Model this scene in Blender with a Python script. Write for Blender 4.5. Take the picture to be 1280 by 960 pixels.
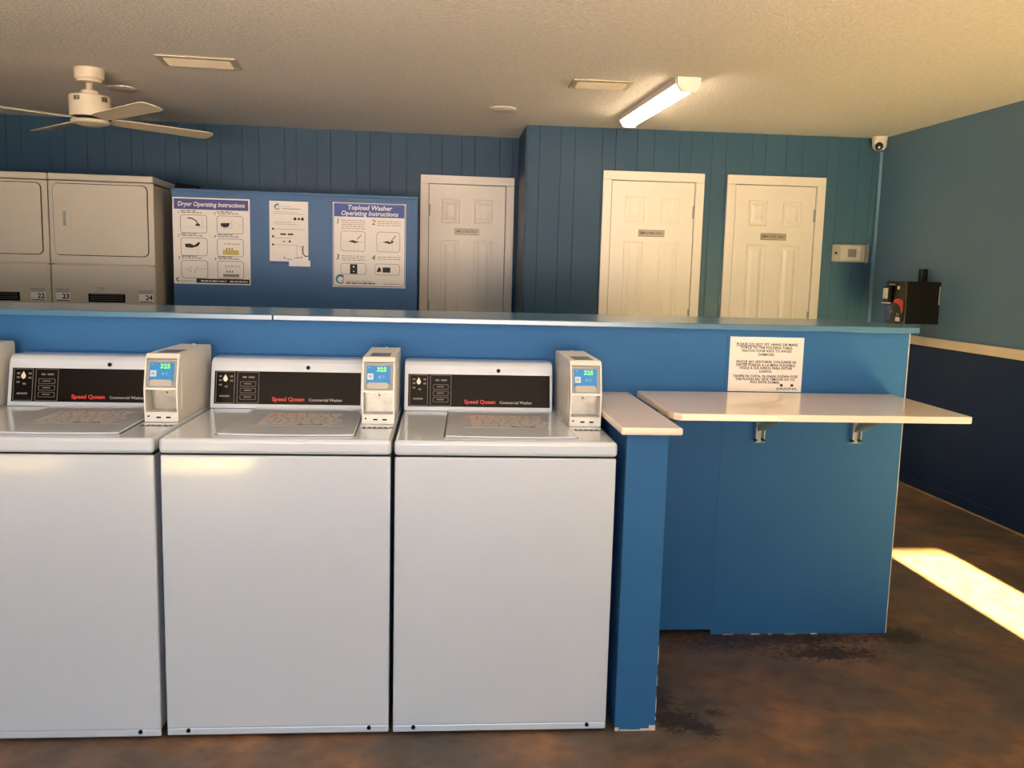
import bpy, bmesh, math, random
from mathutils import Vector, Matrix
random.seed(7)
for o in list(bpy.data.objects): bpy.data.objects.remove(o, do_unlink=True)
SC = bpy.context.scene
COL = SC.collection
PI = math.pi

# ------------------------------------------------------------------ camera
F, CX, CY, H = 1102.0, 640.0, 480.0, 1.43
def _ray(x, y): return Vector(((x-CX)/F, (y-CY)/F, 1.0))
_hy, _hs, _vx = 334.4, 0.0253, 554.0
_up = _ray(1500, _hy+1000*_hs).cross(_ray(500, _hy)).normalized()
if _up.y > 0: _up = -_up
_Y = _ray(_vx, _hy+(_vx-500)*_hs).normalized()
_X = _Y.cross(_up)
if _X.x < 0: _X = -_X
ROT = Matrix((_X, _Y, _up))                  # camera (right, down, forward) -> world
CAMP = Vector((0, 0, H))
cam_d = bpy.data.cameras.new('camera'); cam = bpy.data.objects.new('camera', cam_d); COL.objects.link(cam)
r_, u_, f_ = ROT @ Vector((1,0,0)), ROT @ Vector((0,-1,0)), ROT @ Vector((0,0,1))
cam.matrix_world = Matrix(((r_.x,u_.x,-f_.x,0),(r_.y,u_.y,-f_.y,0),(r_.z,u_.z,-f_.z,H),(0,0,0,1)))
cam_d.sensor_width = 36; cam_d.sensor_fit = 'HORIZONTAL'; cam_d.lens = F/1280*36
cam_d.clip_start = .05
SC.camera = cam

# ------------------------------------------------------------------ light
world = bpy.data.worlds.new('world'); SC.world = world; world.use_nodes = True
bg = world.node_tree.nodes['Background']; bg.inputs[0].default_value = (.55,.72,1,1); bg.inputs[1].default_value = .6
SC.view_settings.view_transform = 'Standard'; SC.view_settings.look = 'None'
SC.view_settings.exposure = 0.24; SC.view_settings.gamma = 1.0; SC.view_settings.use_curve_mapping = False
def area(name, loc, direction, sx, sy, power, color):
    d = bpy.data.lights.new(name, 'AREA'); d.shape = 'RECTANGLE'; d.size = sx; d.size_y = sy
    d.energy = power; d.color = color
    o = bpy.data.objects.new(name, d); COL.objects.link(o); o.location = loc
    o.rotation_euler = Vector(direction).to_track_quat('-Z', 'Y').to_euler(); return o
FRONT_Y = -4.0
sun_d = bpy.data.lights.new('sun', 'SUN'); sun_d.energy = 420; sun_d.color = (1,.80,.30); sun_d.angle = .006
sun = bpy.data.objects.new('sun', sun_d); COL.objects.link(sun)
sun.rotation_euler = Vector((-.018, 1, -2.05/(4.43-FRONT_Y))).to_track_quat('-Z','Y').to_euler()
wd = area('window_daylight', (-.6, FRONT_Y+.06, 1.45), (0,1,-.22), 4.6, 1.3, 15, (.28,.70,1)); wd.data.spread = math.radians(60)      # daylight through the front window
gb = area('window_ground_bounce', (-.3, FRONT_Y+.07, 1.2), (0,1,.50), 5.0, 1.3, 280, (1,.76,.60)); gb.data.spread = math.radians(62)   # warm light off the sunlit ground outside, upward through the window
area('added_ceiling_fill', (.3, 2.1, 2.43), (0,0,-1), 2.4, .12, 7.5, (1,.76,.50))              # added fill lamp above the washers, no such tube in view

# ------------------------------------------------------------------ pixel helpers
def on_plane(px, py, p0, n):
    d = ROT @ _ray(px, py); p0 = Vector(p0); n = Vector(n)
    return CAMP + d*((p0-CAMP).dot(n)/d.dot(n))
def on_z(px, py, z): return on_plane(px, py, (0,0,z), (0,0,1))
def on_y(px, py, y): return on_plane(px, py, (0,y,0), (0,1,0))
class Frame:                                  # a vertical plane: local x along it, -y into the room
    def __init__(s, x, y, ang): s.o = Vector((x,y,0)); s.a = ang; s.M = Matrix.Rotation(ang,3,'Z')
    def world(s, lx, ly, lz): return s.o + s.M @ Vector((lx,ly,lz))
    def px(s, px, py, off=0.0):
        n = s.M @ Vector((0,1,0)); p = on_plane(px, py, s.o+n*off, n)
        q = s.M.transposed() @ (p-s.o); return q.x, q.z

# ------------------------------------------------------------------ materials
MATS = {}
def mat(name, col, rough=.5, metal=0, var=.06, scale=6, bump=0, bscale=60, emit=None, estr=0, spec=.5, alpha=1, coat=0):
    if name in MATS: return MATS[name]
    m = bpy.data.materials.new(name); m.use_nodes = True; nt = m.node_tree; b = nt.nodes['Principled BSDF']
    tc = nt.nodes.new('ShaderNodeTexCoord'); nz = nt.nodes.new('ShaderNodeTexNoise')
    nz.inputs['Scale'].default_value = scale; nz.inputs['Detail'].default_value = 4
    nt.links.new(tc.outputs['Object'], nz.inputs['Vector'])
    rp = nt.nodes.new('ShaderNodeValToRGB')
    lo = [c*(1-var) for c in col]; hi = [min(1,c*(1+var)) for c in col]
    rp.color_ramp.elements[0].position = .3; rp.color_ramp.elements[1].position = .7
    rp.color_ramp.elements[0].color = (*lo,1); rp.color_ramp.elements[1].color = (*hi,1)
    nt.links.new(nz.outputs['Fac'], rp.inputs['Fac']); nt.links.new(rp.outputs['Color'], b.inputs['Base Color'])
    b.inputs['Roughness'].default_value = rough; b.inputs['Metallic'].default_value = metal
    b.inputs['Specular IOR Level'].default_value = spec
    if coat: b.inputs['Coat Weight'].default_value = coat; b.inputs['Coat Roughness'].default_value = .08
    if alpha < 1: b.inputs['Alpha'].default_value = alpha
    if bump:
        n2 = nt.nodes.new('ShaderNodeTexNoise'); n2.inputs['Scale'].default_value = bscale; n2.inputs['Detail'].default_value = 3
        bp = nt.nodes.new('ShaderNodeBump'); bp.inputs['Strength'].default_value = bump; bp.inputs['Distance'].default_value = .01
        nt.links.new(tc.outputs['Object'], n2.inputs['Vector']); nt.links.new(n2.outputs['Fac'], bp.inputs['Height'])
        nt.links.new(bp.outputs['Normal'], b.inputs['Normal'])
    if emit: b.inputs['Emission Color'].default_value = (*emit,1); b.inputs['Emission Strength'].default_value = estr
    MATS[name] = m; return m
def srgb(r,g,b):
    f = lambda c: (c/255/12.92 if c/255 <= .04045 else ((c/255+.055)/1.055)**2.4)
    return (f(r),f(g),f(b))
BLUE   = mat('blue_paint', srgb(48,104,160), .55, var=.05, scale=1.6, bump=.06, bscale=90, spec=.18)
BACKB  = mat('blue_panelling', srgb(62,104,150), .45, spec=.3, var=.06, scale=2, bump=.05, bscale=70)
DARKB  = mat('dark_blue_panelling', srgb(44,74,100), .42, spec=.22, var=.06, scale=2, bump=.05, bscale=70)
TEAL   = mat('teal_paint', srgb(88,122,152), .5, var=.04, scale=1.5, bump=.05, bscale=80)
NAVY   = mat('navy_paint', srgb(20,44,84), .5, spec=.25, var=.07, scale=3, bump=.05, bscale=70)
CEIL   = mat('popcorn_ceiling', srgb(242,236,226), .95, var=.06, scale=40, bump=.9, bscale=75, spec=.1)
CREAM  = mat('cream_trim', srgb(244,228,200), .45, var=.05, scale=5)
DOORW  = mat('door_white', srgb(236,226,212), .38, var=.02, scale=3)
ENAMEL = mat('white_enamel', srgb(206,217,233), .22, var=.012, scale=3, coat=.8)
DRYERW = mat('dryer_enamel', srgb(206,198,180), .25, var=.015, scale=3, coat=.3)
TABLEW = mat('laminate_cream', srgb(246,232,216), .13, var=.02, scale=4, coat=.3)
BLACKP = mat('console_black', srgb(16,14,14), .16, var=.1, scale=5, spec=.12)
BLACK  = mat('matte_black', srgb(9,9,10), .4, var=.1, spec=.15)
DARK   = mat('dark_gap', srgb(16,14,13), .9, var=.1)
GREY   = mat('grey_plastic', srgb(150,150,146), .4, var=.04)
LGREY  = mat('light_grey_metal', srgb(196,200,198), .35, metal=.2, var=.05)
STEEL  = mat('brushed_steel', srgb(190,186,176), .32, metal=.85, var=.12, scale=9)
PAPER  = mat('paper', srgb(240,234,226), .55, var=.02)
INK    = mat('black_ink', srgb(28,25,26), .6, var=.05)
GINK   = mat('grey_ink', srgb(120,116,112), .6, var=.05)
TINK   = mat('tan_ink', srgb(150,140,122), .6, var=.05)
INDIGO = mat('indigo_ink', srgb(66,68,136), .5, var=.03)
ROYAL  = mat('royal_blue_ink', srgb(48,78,158), .5, var=.03)
RED    = mat('red_ink', srgb(206,52,40), .45, var=.03, emit=srgb(206,52,40), estr=0)
WINK   = mat('white_ink', srgb(238,236,234), .5, var=.02)
YELLOW = mat('yellow_ink', srgb(196,176,70), .5, var=.2, scale=60)
TEALI  = mat('teal_ink', srgb(28,140,150), .5, var=.1)
PINKI  = mat('pink_ink', srgb(196,120,130), .5, var=.1)
SCREEN = mat('blue_screen', srgb(24,120,186), .25, var=.03, emit=srgb(24,120,186), estr=.25)
GREEN  = mat('green_digits', srgb(120,235,40), .4, emit=srgb(130,240,40), estr=1.4)
FANW   = mat('fan_cream', srgb(226,214,186), .4, var=.03)
LAMPB  = mat('lamp_white', srgb(235,225,212), .4, var=.02)
GLOW   = mat('lamp_diffuser', (1,.9,.78), .4, emit=(1,.78,.54), estr=20)
SILVER = mat('silver_sign', srgb(172,160,142), .4, metal=.3, var=.06)
ORANGE = mat('orange_print', srgb(222,70,50), .4, var=.05)
BLUEP  = mat('blue_print', srgb(44,72,150), .4, var=.15, scale=30)
CLEAR  = mat('clear_guard', srgb(205,205,190), .15, var=.03, alpha=.16)
CHIP   = mat('bare_plaster', srgb(214,206,196), .8, var=.1, scale=30)
BRACK  = mat('bracket_grey', srgb(178,184,182), .4, metal=.15, var=.05)
PLASTER= mat('plain_wall', srgb(190,190,186), .8)
RUST   = mat('tan_caulk', srgb(170,140,96), .8, var=.15, scale=20)

def floor_material():
    m = bpy.data.materials.new('stained_concrete'); m.use_nodes = True; nt = m.node_tree; N = nt.nodes; L = nt.links
    b = N['Principled BSDF']; tc = N.new('ShaderNodeTexCoord')
    def noise(sc, det, dist=0):
        n = N.new('ShaderNodeTexNoise'); n.inputs['Scale'].default_value = sc; n.inputs['Detail'].default_value = det
        n.inputs['Distortion'].default_value = dist; L.new(tc.outputs['Object'], n.inputs['Vector']); return n
    def ramp(src, stops):
        r = N.new('ShaderNodeValToRGB'); e = r.color_ramp.elements
        while len(e) < len(stops): e.new(.5)
        for k,(p,c) in enumerate(stops): e[k].position = p; e[k].color = (*c,1)
        L.new(src, r.inputs['Fac']); return r
    base = ramp(noise(2.3,9,1.1).outputs['Fac'], [(.30,srgb(82,78,74)),(.44,srgb(98,87,78)),(.56,srgb(116,92,74)),(.72,srgb(150,114,82))])
    fine = ramp(noise(14,5,.3).outputs['Fac'], [(.3,(.62,.6,.6)),(.6,(1,1,1))])
    mx = N.new('ShaderNodeMix'); mx.data_type = 'RGBA'; mx.blend_type = 'MULTIPLY'; mx.inputs['Factor'].default_value = .8
    L.new(base.outputs['Color'], mx.inputs[6]); L.new(fine.outputs['Color'], mx.inputs[7])
    # dark grime spots, thick along the foot of the partition
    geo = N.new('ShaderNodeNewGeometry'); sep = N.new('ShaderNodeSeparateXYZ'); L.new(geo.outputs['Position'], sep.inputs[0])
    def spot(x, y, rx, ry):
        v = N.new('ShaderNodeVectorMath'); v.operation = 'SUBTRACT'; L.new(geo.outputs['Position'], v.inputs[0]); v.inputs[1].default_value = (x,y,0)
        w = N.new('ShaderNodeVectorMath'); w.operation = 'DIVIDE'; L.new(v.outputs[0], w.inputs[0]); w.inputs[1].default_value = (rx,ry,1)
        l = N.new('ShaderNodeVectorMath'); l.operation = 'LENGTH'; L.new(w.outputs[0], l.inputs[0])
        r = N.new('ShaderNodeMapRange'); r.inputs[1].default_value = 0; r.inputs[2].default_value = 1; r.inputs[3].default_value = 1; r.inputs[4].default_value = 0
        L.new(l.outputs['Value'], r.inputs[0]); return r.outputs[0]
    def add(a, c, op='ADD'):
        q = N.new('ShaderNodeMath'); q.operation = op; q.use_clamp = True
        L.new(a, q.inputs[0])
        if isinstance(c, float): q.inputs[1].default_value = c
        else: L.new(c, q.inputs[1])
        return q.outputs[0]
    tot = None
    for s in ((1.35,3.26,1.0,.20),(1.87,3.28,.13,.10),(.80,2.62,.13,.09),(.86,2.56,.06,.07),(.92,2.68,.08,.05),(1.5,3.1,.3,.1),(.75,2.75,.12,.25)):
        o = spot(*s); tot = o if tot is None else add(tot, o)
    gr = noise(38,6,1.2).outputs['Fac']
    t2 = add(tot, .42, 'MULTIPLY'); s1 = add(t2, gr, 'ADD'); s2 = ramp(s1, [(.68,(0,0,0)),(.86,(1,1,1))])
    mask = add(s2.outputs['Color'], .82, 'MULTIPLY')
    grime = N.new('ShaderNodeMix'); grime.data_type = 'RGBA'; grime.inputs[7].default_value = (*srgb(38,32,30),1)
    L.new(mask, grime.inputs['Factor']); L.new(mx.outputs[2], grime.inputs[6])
    L.new(grime.outputs[2], b.inputs['Base Color']); b.inputs['Roughness'].default_value = .5
    rr = ramp(noise(5,4).outputs['Fac'], [(.3,(.38,)*3),(.7,(.62,)*3)]); L.new(rr.outputs['Color'], b.inputs['Roughness'])
    bp = N.new('ShaderNodeBump'); bp.inputs['Strength'].default_value = .12; bp.inputs['Distance'].default_value = .01
    L.new(noise(30,6).outputs['Fac'], bp.inputs['Height']); L.new(bp.outputs['Normal'], b.inputs['Normal'])
    return m
FLOOR = floor_material()

# ------------------------------------------------------------------ mesh helpers
def merge(dst, src, M=None):
    if M is not None: bmesh.ops.transform(src, matrix=M, verts=src.verts)
    me = bpy.data.meshes.new('tmp'); src.to_mesh(me); src.free(); dst.from_mesh(me); bpy.data.meshes.remove(me)
def box(bm, x0,x1,y0,y1,z0,z1, bev=0, seg=2, M=None):
    t = bmesh.new(); bmesh.ops.create_cube(t, size=1)
    for v in t.verts: v.co = Vector((x0+(v.co.x+.5)*(x1-x0), y0+(v.co.y+.5)*(y1-y0), z0+(v.co.z+.5)*(z1-z0)))
    if bev: bmesh.ops.bevel(t, geom=list(t.edges), offset=bev, segments=seg, affect='EDGES', profile=.5)
    merge(bm, t, M); return bm
def cyl(bm, p0, p1, r0, r1=None, n=20, bev=0):
    r1 = r0 if r1 is None else r1; p0, p1 = Vector(p0), Vector(p1); d = p1-p0
    t = bmesh.new(); bmesh.ops.create_cone(t, cap_ends=True, segments=n, radius1=r0, radius2=r1, depth=d.length)
    if bev: bmesh.ops.bevel(t, geom=[e for e in t.edges if abs(e.verts[0].co.z-e.verts[1].co.z)<1e-6], offset=bev, segments=2, affect='EDGES', profile=.5)
    merge(bm, t, Matrix.Translation((p0+p1)/2) @ d.to_track_quat('Z','Y').to_matrix().to_4x4()); return bm
def prism(bm, pts, x0, x1, bev=0, seg=2, axis='x'):      # pts are (y,z) for axis x; (x,z) for y; (x,y) for z
    t = bmesh.new()
    mk = {'x': lambda a,p: (a,p[0],p[1]), 'y': lambda a,p: (p[0],a,p[1]), 'z': lambda a,p: (p[0],p[1],a)}[axis]
    A = [t.verts.new(mk(x0,p)) for p in pts]; B = [t.verts.new(mk(x1,p)) for p in pts]
    t.faces.new(A); t.faces.new(B); n = len(pts)
    for i in range(n): t.faces.new((A[i],A[(i+1)%n],B[(i+1)%n],B[i]))
    bmesh.ops.recalc_face_normals(t, faces=t.faces)
    if bev: bmesh.ops.bevel(t, geom=list(t.edges), offset=bev, segments=seg, affect='EDGES', profile=.5)
    merge(bm, t); return bm
def lathe(bm, prof, c=(0,0,0), n=28):                    # prof = [(r,z)...]
    t = bmesh.new(); rings = []
    for r,z in prof:
        rings.append([t.verts.new((c[0]+r*math.cos(2*PI*k/n), c[1]+r*math.sin(2*PI*k/n), c[2]+z)) for k in range(n)])
    for a,b in zip(rings, rings[1:]):
        for k in range(n): t.faces.new((a[k],a[(k+1)%n],b[(k+1)%n],b[k]))
    t.faces.new(rings[0]); t.faces.new(rings[-1]); bmesh.ops.recalc_face_normals(t, faces=t.faces)
    merge(bm, t); return bm
def tube(bm, pts, r, n=8):
    pts = [Vector(p) for p in pts]
    for a,b in zip(pts, pts[1:]): cyl(bm, a, b, r, n=n)
    return bm
def rrect(x0,x1,z0,z1,r,k=5):
    out = []
    for cx,cz,a0 in ((x1-r,z1-r,0),(x0+r,z1-r,90),(x0+r,z0+r,180),(x1-r,z0+r,270)):
        for i in range(k+1):
            a = math.radians(a0+90*i/k); out.append((cx+r*math.cos(a), cz+r*math.sin(a)))
    return out
def new(): return bmesh.new()
def obj(name, bm, m, parent=None, loc=None, rot=None, smooth=None):
    me = bpy.data.meshes.new(name); bm.to_mesh(me); bm.free()
    if m: me.materials.append(m)
    o = bpy.data.objects.new(name, me); COL.objects.link(o)
    if parent: o.parent = parent
    if loc is not None: o.location = loc
    if rot is not None: o.rotation_euler = rot
    if smooth is not None:
        for p in me.polygons: p.use_smooth = True
        me.set_sharp_from_angle(angle=math.radians(smooth))
        w = o.modifiers.new('weighted', 'WEIGHTED_NORMAL'); w.keep_sharp = True; w.weight = 100
    return o
def tag(o, label, cat, group=None, kind=None):
    o['label'] = label; o['category'] = cat
    if group: o['group'] = group
    if kind: o['kind'] = kind
    return o
def thing(name, label, cat, loc=(0,0,0), rz=0, group=None, kind=None):
    o = bpy.data.objects.new(name, None); COL.objects.link(o); o.empty_display_size = .1
    o.location = loc; o.rotation_euler = (0,0,rz); return tag(o, label, cat, group, kind)
def children(o): return [c for c in bpy.data.objects if c.parent == o]
def dup(root, loc):
    r = root.copy(); COL.objects.link(r); r.location = loc
    for ch in children(root):
        c = ch.copy(); COL.objects.link(c); c.parent = r
        for g in children(ch):
            d = g.copy(); COL.objects.link(d); d.parent = c
    return r
def text_bm(s, size, align='CENTER', bold=0, shear=0, line=1.0, depth=.0004, space=1.0, valign='CENTER', sx=1.0):
    cu = bpy.data.curves.new('t', 'FONT'); cu.body = s; cu.size = size; cu.align_x = align; cu.align_y = valign
    cu.extrude = depth; cu.offset = bold; cu.shear = shear; cu.space_line = line; cu.space_character = space
    cu.resolution_u = 2
    t = bpy.data.objects.new('t', cu); COL.objects.link(t)
    me = bpy.data.meshes.new_from_object(t.evaluated_get(bpy.context.evaluated_depsgraph_get()))
    bpy.data.objects.remove(t); bpy.data.curves.remove(cu)
    b = bmesh.new(); b.from_mesh(me); bpy.data.meshes.remove(me)
    bmesh.ops.transform(b, matrix=Matrix.Diagonal((sx,1,1,1)), verts=b.verts); return b
UPRIGHT = Matrix.Rotation(PI/2, 4, 'X')                   # text lying in xy -> standing in xz, facing -y
def stuff(o): o['kind'] = 'stuff'; return o
def put_text(bm, s, x, z, y=-.0012, size=.02, M=None, **k):
    t = text_bm(s, size, **k); merge(bm, t, Matrix.Translation((x,y,z)) @ UPRIGHT); return bm
class Print:                                              # flat print on a sheet, u right 0..1, v down 0..1
    def __init__(s, x0, z1, w, h, y=-.0016): s.x0,s.z1,s.w,s.h,s.y = x0,z1,w,h,y
    def X(s,u): return s.x0+u*s.w
    def Z(s,v): return s.z1-v*s.h
    def rect(s,bm,u0,v0,u1,v1,y=None):
        y = s.y if y is None else y
        return box(bm, s.X(u0),s.X(u1), y-.0004,y+.0004, s.Z(v1),s.Z(v0))
    def poly(s,bm,uv,y=None):
        y = s.y if y is None else y
        return prism(bm, [(s.X(u),s.Z(v)) for u,v in uv], y-.0004, y+.0004, axis='y')
    def line(s,bm,uv,w=.0016,y=None):
        y = s.y if y is None else y
        for a,b in zip(uv,uv[1:]):
            p,q = Vector((s.X(a[0]),s.Z(a[1]))),Vector((s.X(b[0]),s.Z(b[1]))); d=(q-p)
            if d.length<1e-7: continue
            n = Vector((-d.y,d.x)).normalized()*w/2
            prism(bm,[(p+n)[:],(q+n)[:],(q-n)[:],(p-n)[:]], y-.0004,y+.0004, axis='y')
        return bm
    def ring(s,bm,u0,v0,u1,v1,r=.012,w=.0016):
        pts = rrect(s.X(u0),s.X(u1),s.Z(v1),s.Z(v0),r,3); pts.append(pts[0])
        for a,b in zip(pts,pts[1:]):
            p,q = Vector(a),Vector(b); d=q-p
            if d.length<1e-7: continue
            n = Vector((-d.y,d.x)).normalized()*w/2
            prism(bm,[(p+n)[:],(q+n)[:],(q-n)[:],(p-n)[:]], s.y-.0004,s.y+.0004, axis='y')
        return bm
    def words(s,bm,u0,u1,v,h=.010,seed=0):                # illegible fine print: rows of word-shaped dashes
        rnd = random.Random(seed); u = u0
        while u < u1-.01:
            l = min(rnd.uniform(.02,.07), u1-u); s.rect(bm,u,v,u+l,v+h); u += l+.012
        return bm
    def disc(s,bm,u,v,r,n=12):
        return prism(bm,[(s.X(u)+r*math.cos(2*PI*k/n), s.Z(v)+r*math.sin(2*PI*k/n)) for k in range(n)], s.y-.0004,s.y+.0004, axis='y')
    def swirl(s,bm,u,v,r,a0,a1,w0,w1,n=14):
        pts_o, pts_i = [],[]
        for k in range(n+1):
            t=k/n; a=math.radians(a0+(a1-a0)*t); w=w0+(w1-w0)*t
            pts_o.append((s.X(u)+r*math.cos(a), s.Z(v)+r*math.sin(a))); pts_i.append((s.X(u)+(r-w)*math.cos(a), s.Z(v)+(r-w)*math.sin(a)))
        for k in range(n): prism(bm,[pts_o[k],pts_o[k+1],pts_i[k+1],pts_i[k]], s.y-.0004,s.y+.0004, axis='y')
        return bm

# ================================================================== SETTING
CZ = 2.475
RW = Frame(3.333, 4.646, math.atan2(-1, .040))            # right wall: local x runs towards the camera... (+x = -Y), -y is into the room (-X)
BACK_Y = 6.53
LW = Frame(-1.4, 7.07, math.atan(.061))                   # left part of the back wall
tag(obj('floor', box(new(), -4.6,4.2, -4.4,7.6, -.06,0), FLOOR), 'brown stained concrete floor with dark grime by the partition', 'floor', kind='structure')
tag(obj('ceiling', box(new(), -4.6,4.2, FRONT_Y-.2,7.6, CZ,CZ+.08), CEIL), 'textured popcorn ceiling over the laundry room', 'ceiling', kind='structure')

def boards(parent, x0, x1, y0, y1, z0, z1, m, widths):
    x = x0; i = 0
    while x < x1-.001:
        w = widths[i % len(widths)]; i += 1
        e = min(x+w, x1)
        if x1-e < .04: e = x1
        obj('panel', prism(new(), [(x+.0003,y1),(x+.0003,y0+.0022),(x+.0022,y0),(e-.0022,y0),(e-.0003,y0+.0022),(e-.0003,y1)], z0, z1, axis='z'), m, parent)
        x = e
WID = [.088,.155,.105,.20,.10,.16,.125,.19]
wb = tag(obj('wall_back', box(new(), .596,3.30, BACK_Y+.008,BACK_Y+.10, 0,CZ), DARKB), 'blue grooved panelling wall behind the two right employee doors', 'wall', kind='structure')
boards(wb, .596, 3.30, BACK_Y, BACK_Y+.009, 0, CZ, DARKB, WID)
wr = tag(obj('wall_return', box(new(), .586,.68, BACK_Y+.01,7.30, 0,CZ), DARKB), 'short dark blue return wall beside the grey lit employee door', 'wall', kind='structure')
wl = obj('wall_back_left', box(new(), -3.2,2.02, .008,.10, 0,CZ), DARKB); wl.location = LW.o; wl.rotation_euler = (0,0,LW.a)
tag(wl, 'dark blue panelled wall above the dryers and noticeboard', 'wall', kind='structure')
boards(wl, -3.2, 2.02, 0, .009, 0, CZ, DARKB, WID)
tag(obj('wall_left', box(new(), -4.4,-4.3, FRONT_Y,7.2, 0,CZ), BLUE), 'blue side wall at the dryer end of the room', 'wall', kind='structure')

# right wall: teal above the rail, navy below (local x: 0 at y=4.646, negative = further away)
RWL = -(BACK_Y+.02-4.646); RWR = 4.646-FRONT_Y
def rwobj(name, bm, m, parent=None):
    o = obj(name, bm, m, parent)
    if not parent: o.location = RW.o; o.rotation_euler = (0,0,RW.a)
    return o
w = rwobj('wall_right', box(new(), RWL,RWR, 0,.1, 1.0,CZ), TEAL); tag(w, 'teal painted upper right wall above the cream rail', 'wall', kind='structure')
w2 = rwobj('wall_right_lower', box(new(), RWL,RWR, 0,.1, 0,1.0), NAVY); tag(w2, 'dark navy lower right wall below the cream rail', 'wall', kind='structure')
t = rwobj('trim_1', box(new(), RWL+.02,RWR, -.018,0, .99,1.05, .004), CREAM); tag(t, 'cream chair rail running along the right wall', 'trim', kind='structure')
t = rwobj('baseboard_right', box(new(), RWL+.02,RWR, -.014,0, .008,.075, .004), NAVY); tag(t, 'navy baseboard along the foot of the right wall', 'baseboard', kind='structure')
obj('caulk_line', box(new(), RWL+.03,RWR, -.024,-.006, .0005,.009), RUST, t)

# front wall behind the viewer: openings shaped to place sun patches, rightmost added for bounce
wf = thing('wall_front', 'unseen front wall with openings shaped to let the sun in', 'wall', (0,FRONT_Y,0), kind='structure')
for n,(a,b,c,d) in enumerate(((-4.4,-3.6,0,CZ),(-3.6,1.5,0,.63),(-3.6,1.5,2.15,CZ),(-2.6,-2.0,.63,.75),(-1.3,1.5,.63,.75),(1.5,2.51,0,CZ),(2.51,2.84,2.05,CZ),(2.84,2.96,0,CZ),(2.96,3.35,1.45,CZ),(3.35,3.90,0,CZ))):
    obj('panel', box(new(), a,b,-.1,0,c,d), PLASTER, wf)
wn = thing('window_1', 'wide front window with added panel blocking the sun', 'window', (0,FRONT_Y,0), kind='structure')
obj('sun_blocker', box(new(), -3.6,1.5,-.05,-.04,.75,2.15), PLASTER, wn)  # opaque panel added behind the window lamps to keep the sun out
b = new(); box(b,-3.6,1.5,-.04,.0,2.11,2.15); box(b,-3.6,-3.56,-.04,0,.75,2.11); box(b,1.46,1.5,-.04,0,.75,2.11); box(b,-3.56,1.46,-.04,0,.75,.77)
obj('window_frame', b, LAMPB, wn)

# partition behind the washers
PY, PT = 3.307, 1.226
wp = tag(obj('wall_partition', box(new(), -4.3,1.806, PY+.02,3.84, .02,PT), BLUE), 'long blue half-height partition wall behind the washers', 'wall', kind='structure')
obj('panel', box(new(), -4.3,1.09, PY,PY+.02, .022,PT), BLUE, wp)
obj('panel', box(new(), 1.0905,1.818, PY-.001,PY+.02, .002,PT), BLUE, wp)
obj('panel', box(new(), 1.806,1.818, PY+.02,3.84, .002,PT), BLUE, wp)
obj('corner_bead', box(new(), 1.8178,1.8208, PY-.0025,PY+.004, .002,PT), CHIP, wp)
obj('footing', box(new(), -4.3,1.80, PY+.05,3.80, 0,.022), DARK, wp)
b = new()
for k in range(7):
    x = 1.1+random.random()*.7; box(b, x,x+random.uniform(.01,.05), PY-.003,PY-.0012, 0,random.uniform(.002,.004))
obj('chipped_edge', b, CHIP, wp)
tc = thing('trim_2', 'blue wooden cap boards along the top of the partition', 'trim', (0,0,0), kind='structure')
sx = on_y(341,390,PY-.02).x
def capboard(x0, x1, rnd):
    if rnd:
        pts = [(x0,PY-.024),(x1-.03,PY-.024),(x1-.01,PY-.018),(x1,PY),(x1,3.78),(x1-.02,3.84),(x0,3.84)]
    else: pts = [(x0,PY-.024),(x1,PY-.024),(x1,3.84),(x0,3.84)]
    obj('board', prism(new(), pts, PT, PT+.022, bev=.004, axis='z'), mat('cap_gloss_blue', srgb(72,120,156), .2, var=.05, scale=2, spec=.6), tc, smooth=30)
capboard(-4.3, sx-.0015, False); capboard(sx+.0005, 1.858, True)

# short wing wall with counter
ww = tag(obj('wall_wing', box(new(), .559,.688, 2.577,PY-.001, .004,.956, .002,1), BLUE), 'short blue wing wall between last washer and folding table', 'wall', kind='structure')
b = new()
for (x0,x1,z0,z1) in ((.559,.572,.001,.012),(.575,.60,.001,.006),(.64,.67,.001,.008),(.668,.6885,.001,.018),(.60,.64,.001,.004)):
    box(b, x0,x1,2.5755,2.5775,z0,z1)
for z,h in ((.06,.05),(.15,.03),(.22,.06),(.035,.01)): box(b,.6868,.6887,2.5757,2.58,z,z+h)
obj('chipped_paint', b, CHIP, ww)
tag(obj('countertop', box(new(), .530,.716, 2.522,PY-.002, .9565,.979, .006,3), TABLEW, smooth=35), 'narrow cream laminate counter slab on top of the blue wing wall', 'countertop')

# ================================================================== DOORS
def panel_bm(x0,x1,z0,z1,y=0):
    b = new()
    prism(b, [(x0,z0),(x1,z0),(x1,z1),(x0,z1)], y, y-.0008, axis='y')
    for a in ((x0,x1,z0,z0+.012),(x0,x1,z1-.012,z1),(x0,x0+.012,z0+.012,z1-.012),(x1-.012,x1,z0+.012,z1-.012)):
        box(b, a[0],a[1], y-.006,y, a[2],a[3], .0025,1)
    t = bmesh.new(); i0,i1 = .024,.048; A=[];B=[]
    for u,v in ((0,0),(1,0),(1,1),(0,1)):
        A.append(t.verts.new((x0+i0+(x1-x0-2*i0)*u, y-.0005, z0+i0+(z1-z0-2*i0)*v)))
        B.append(t.verts.new((x0+i1+(x1-x0-2*i1)*u, y-.008, z0+i1+(z1-z0-2*i1)*v)))
    t.faces.new(B)
    for k in range(4): t.faces.new((A[k],A[(k+1)%4],B[(k+1)%4],B[k]))
    bmesh.ops.recalc_face_normals(t, faces=t.faces); merge(b, t); return b
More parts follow.
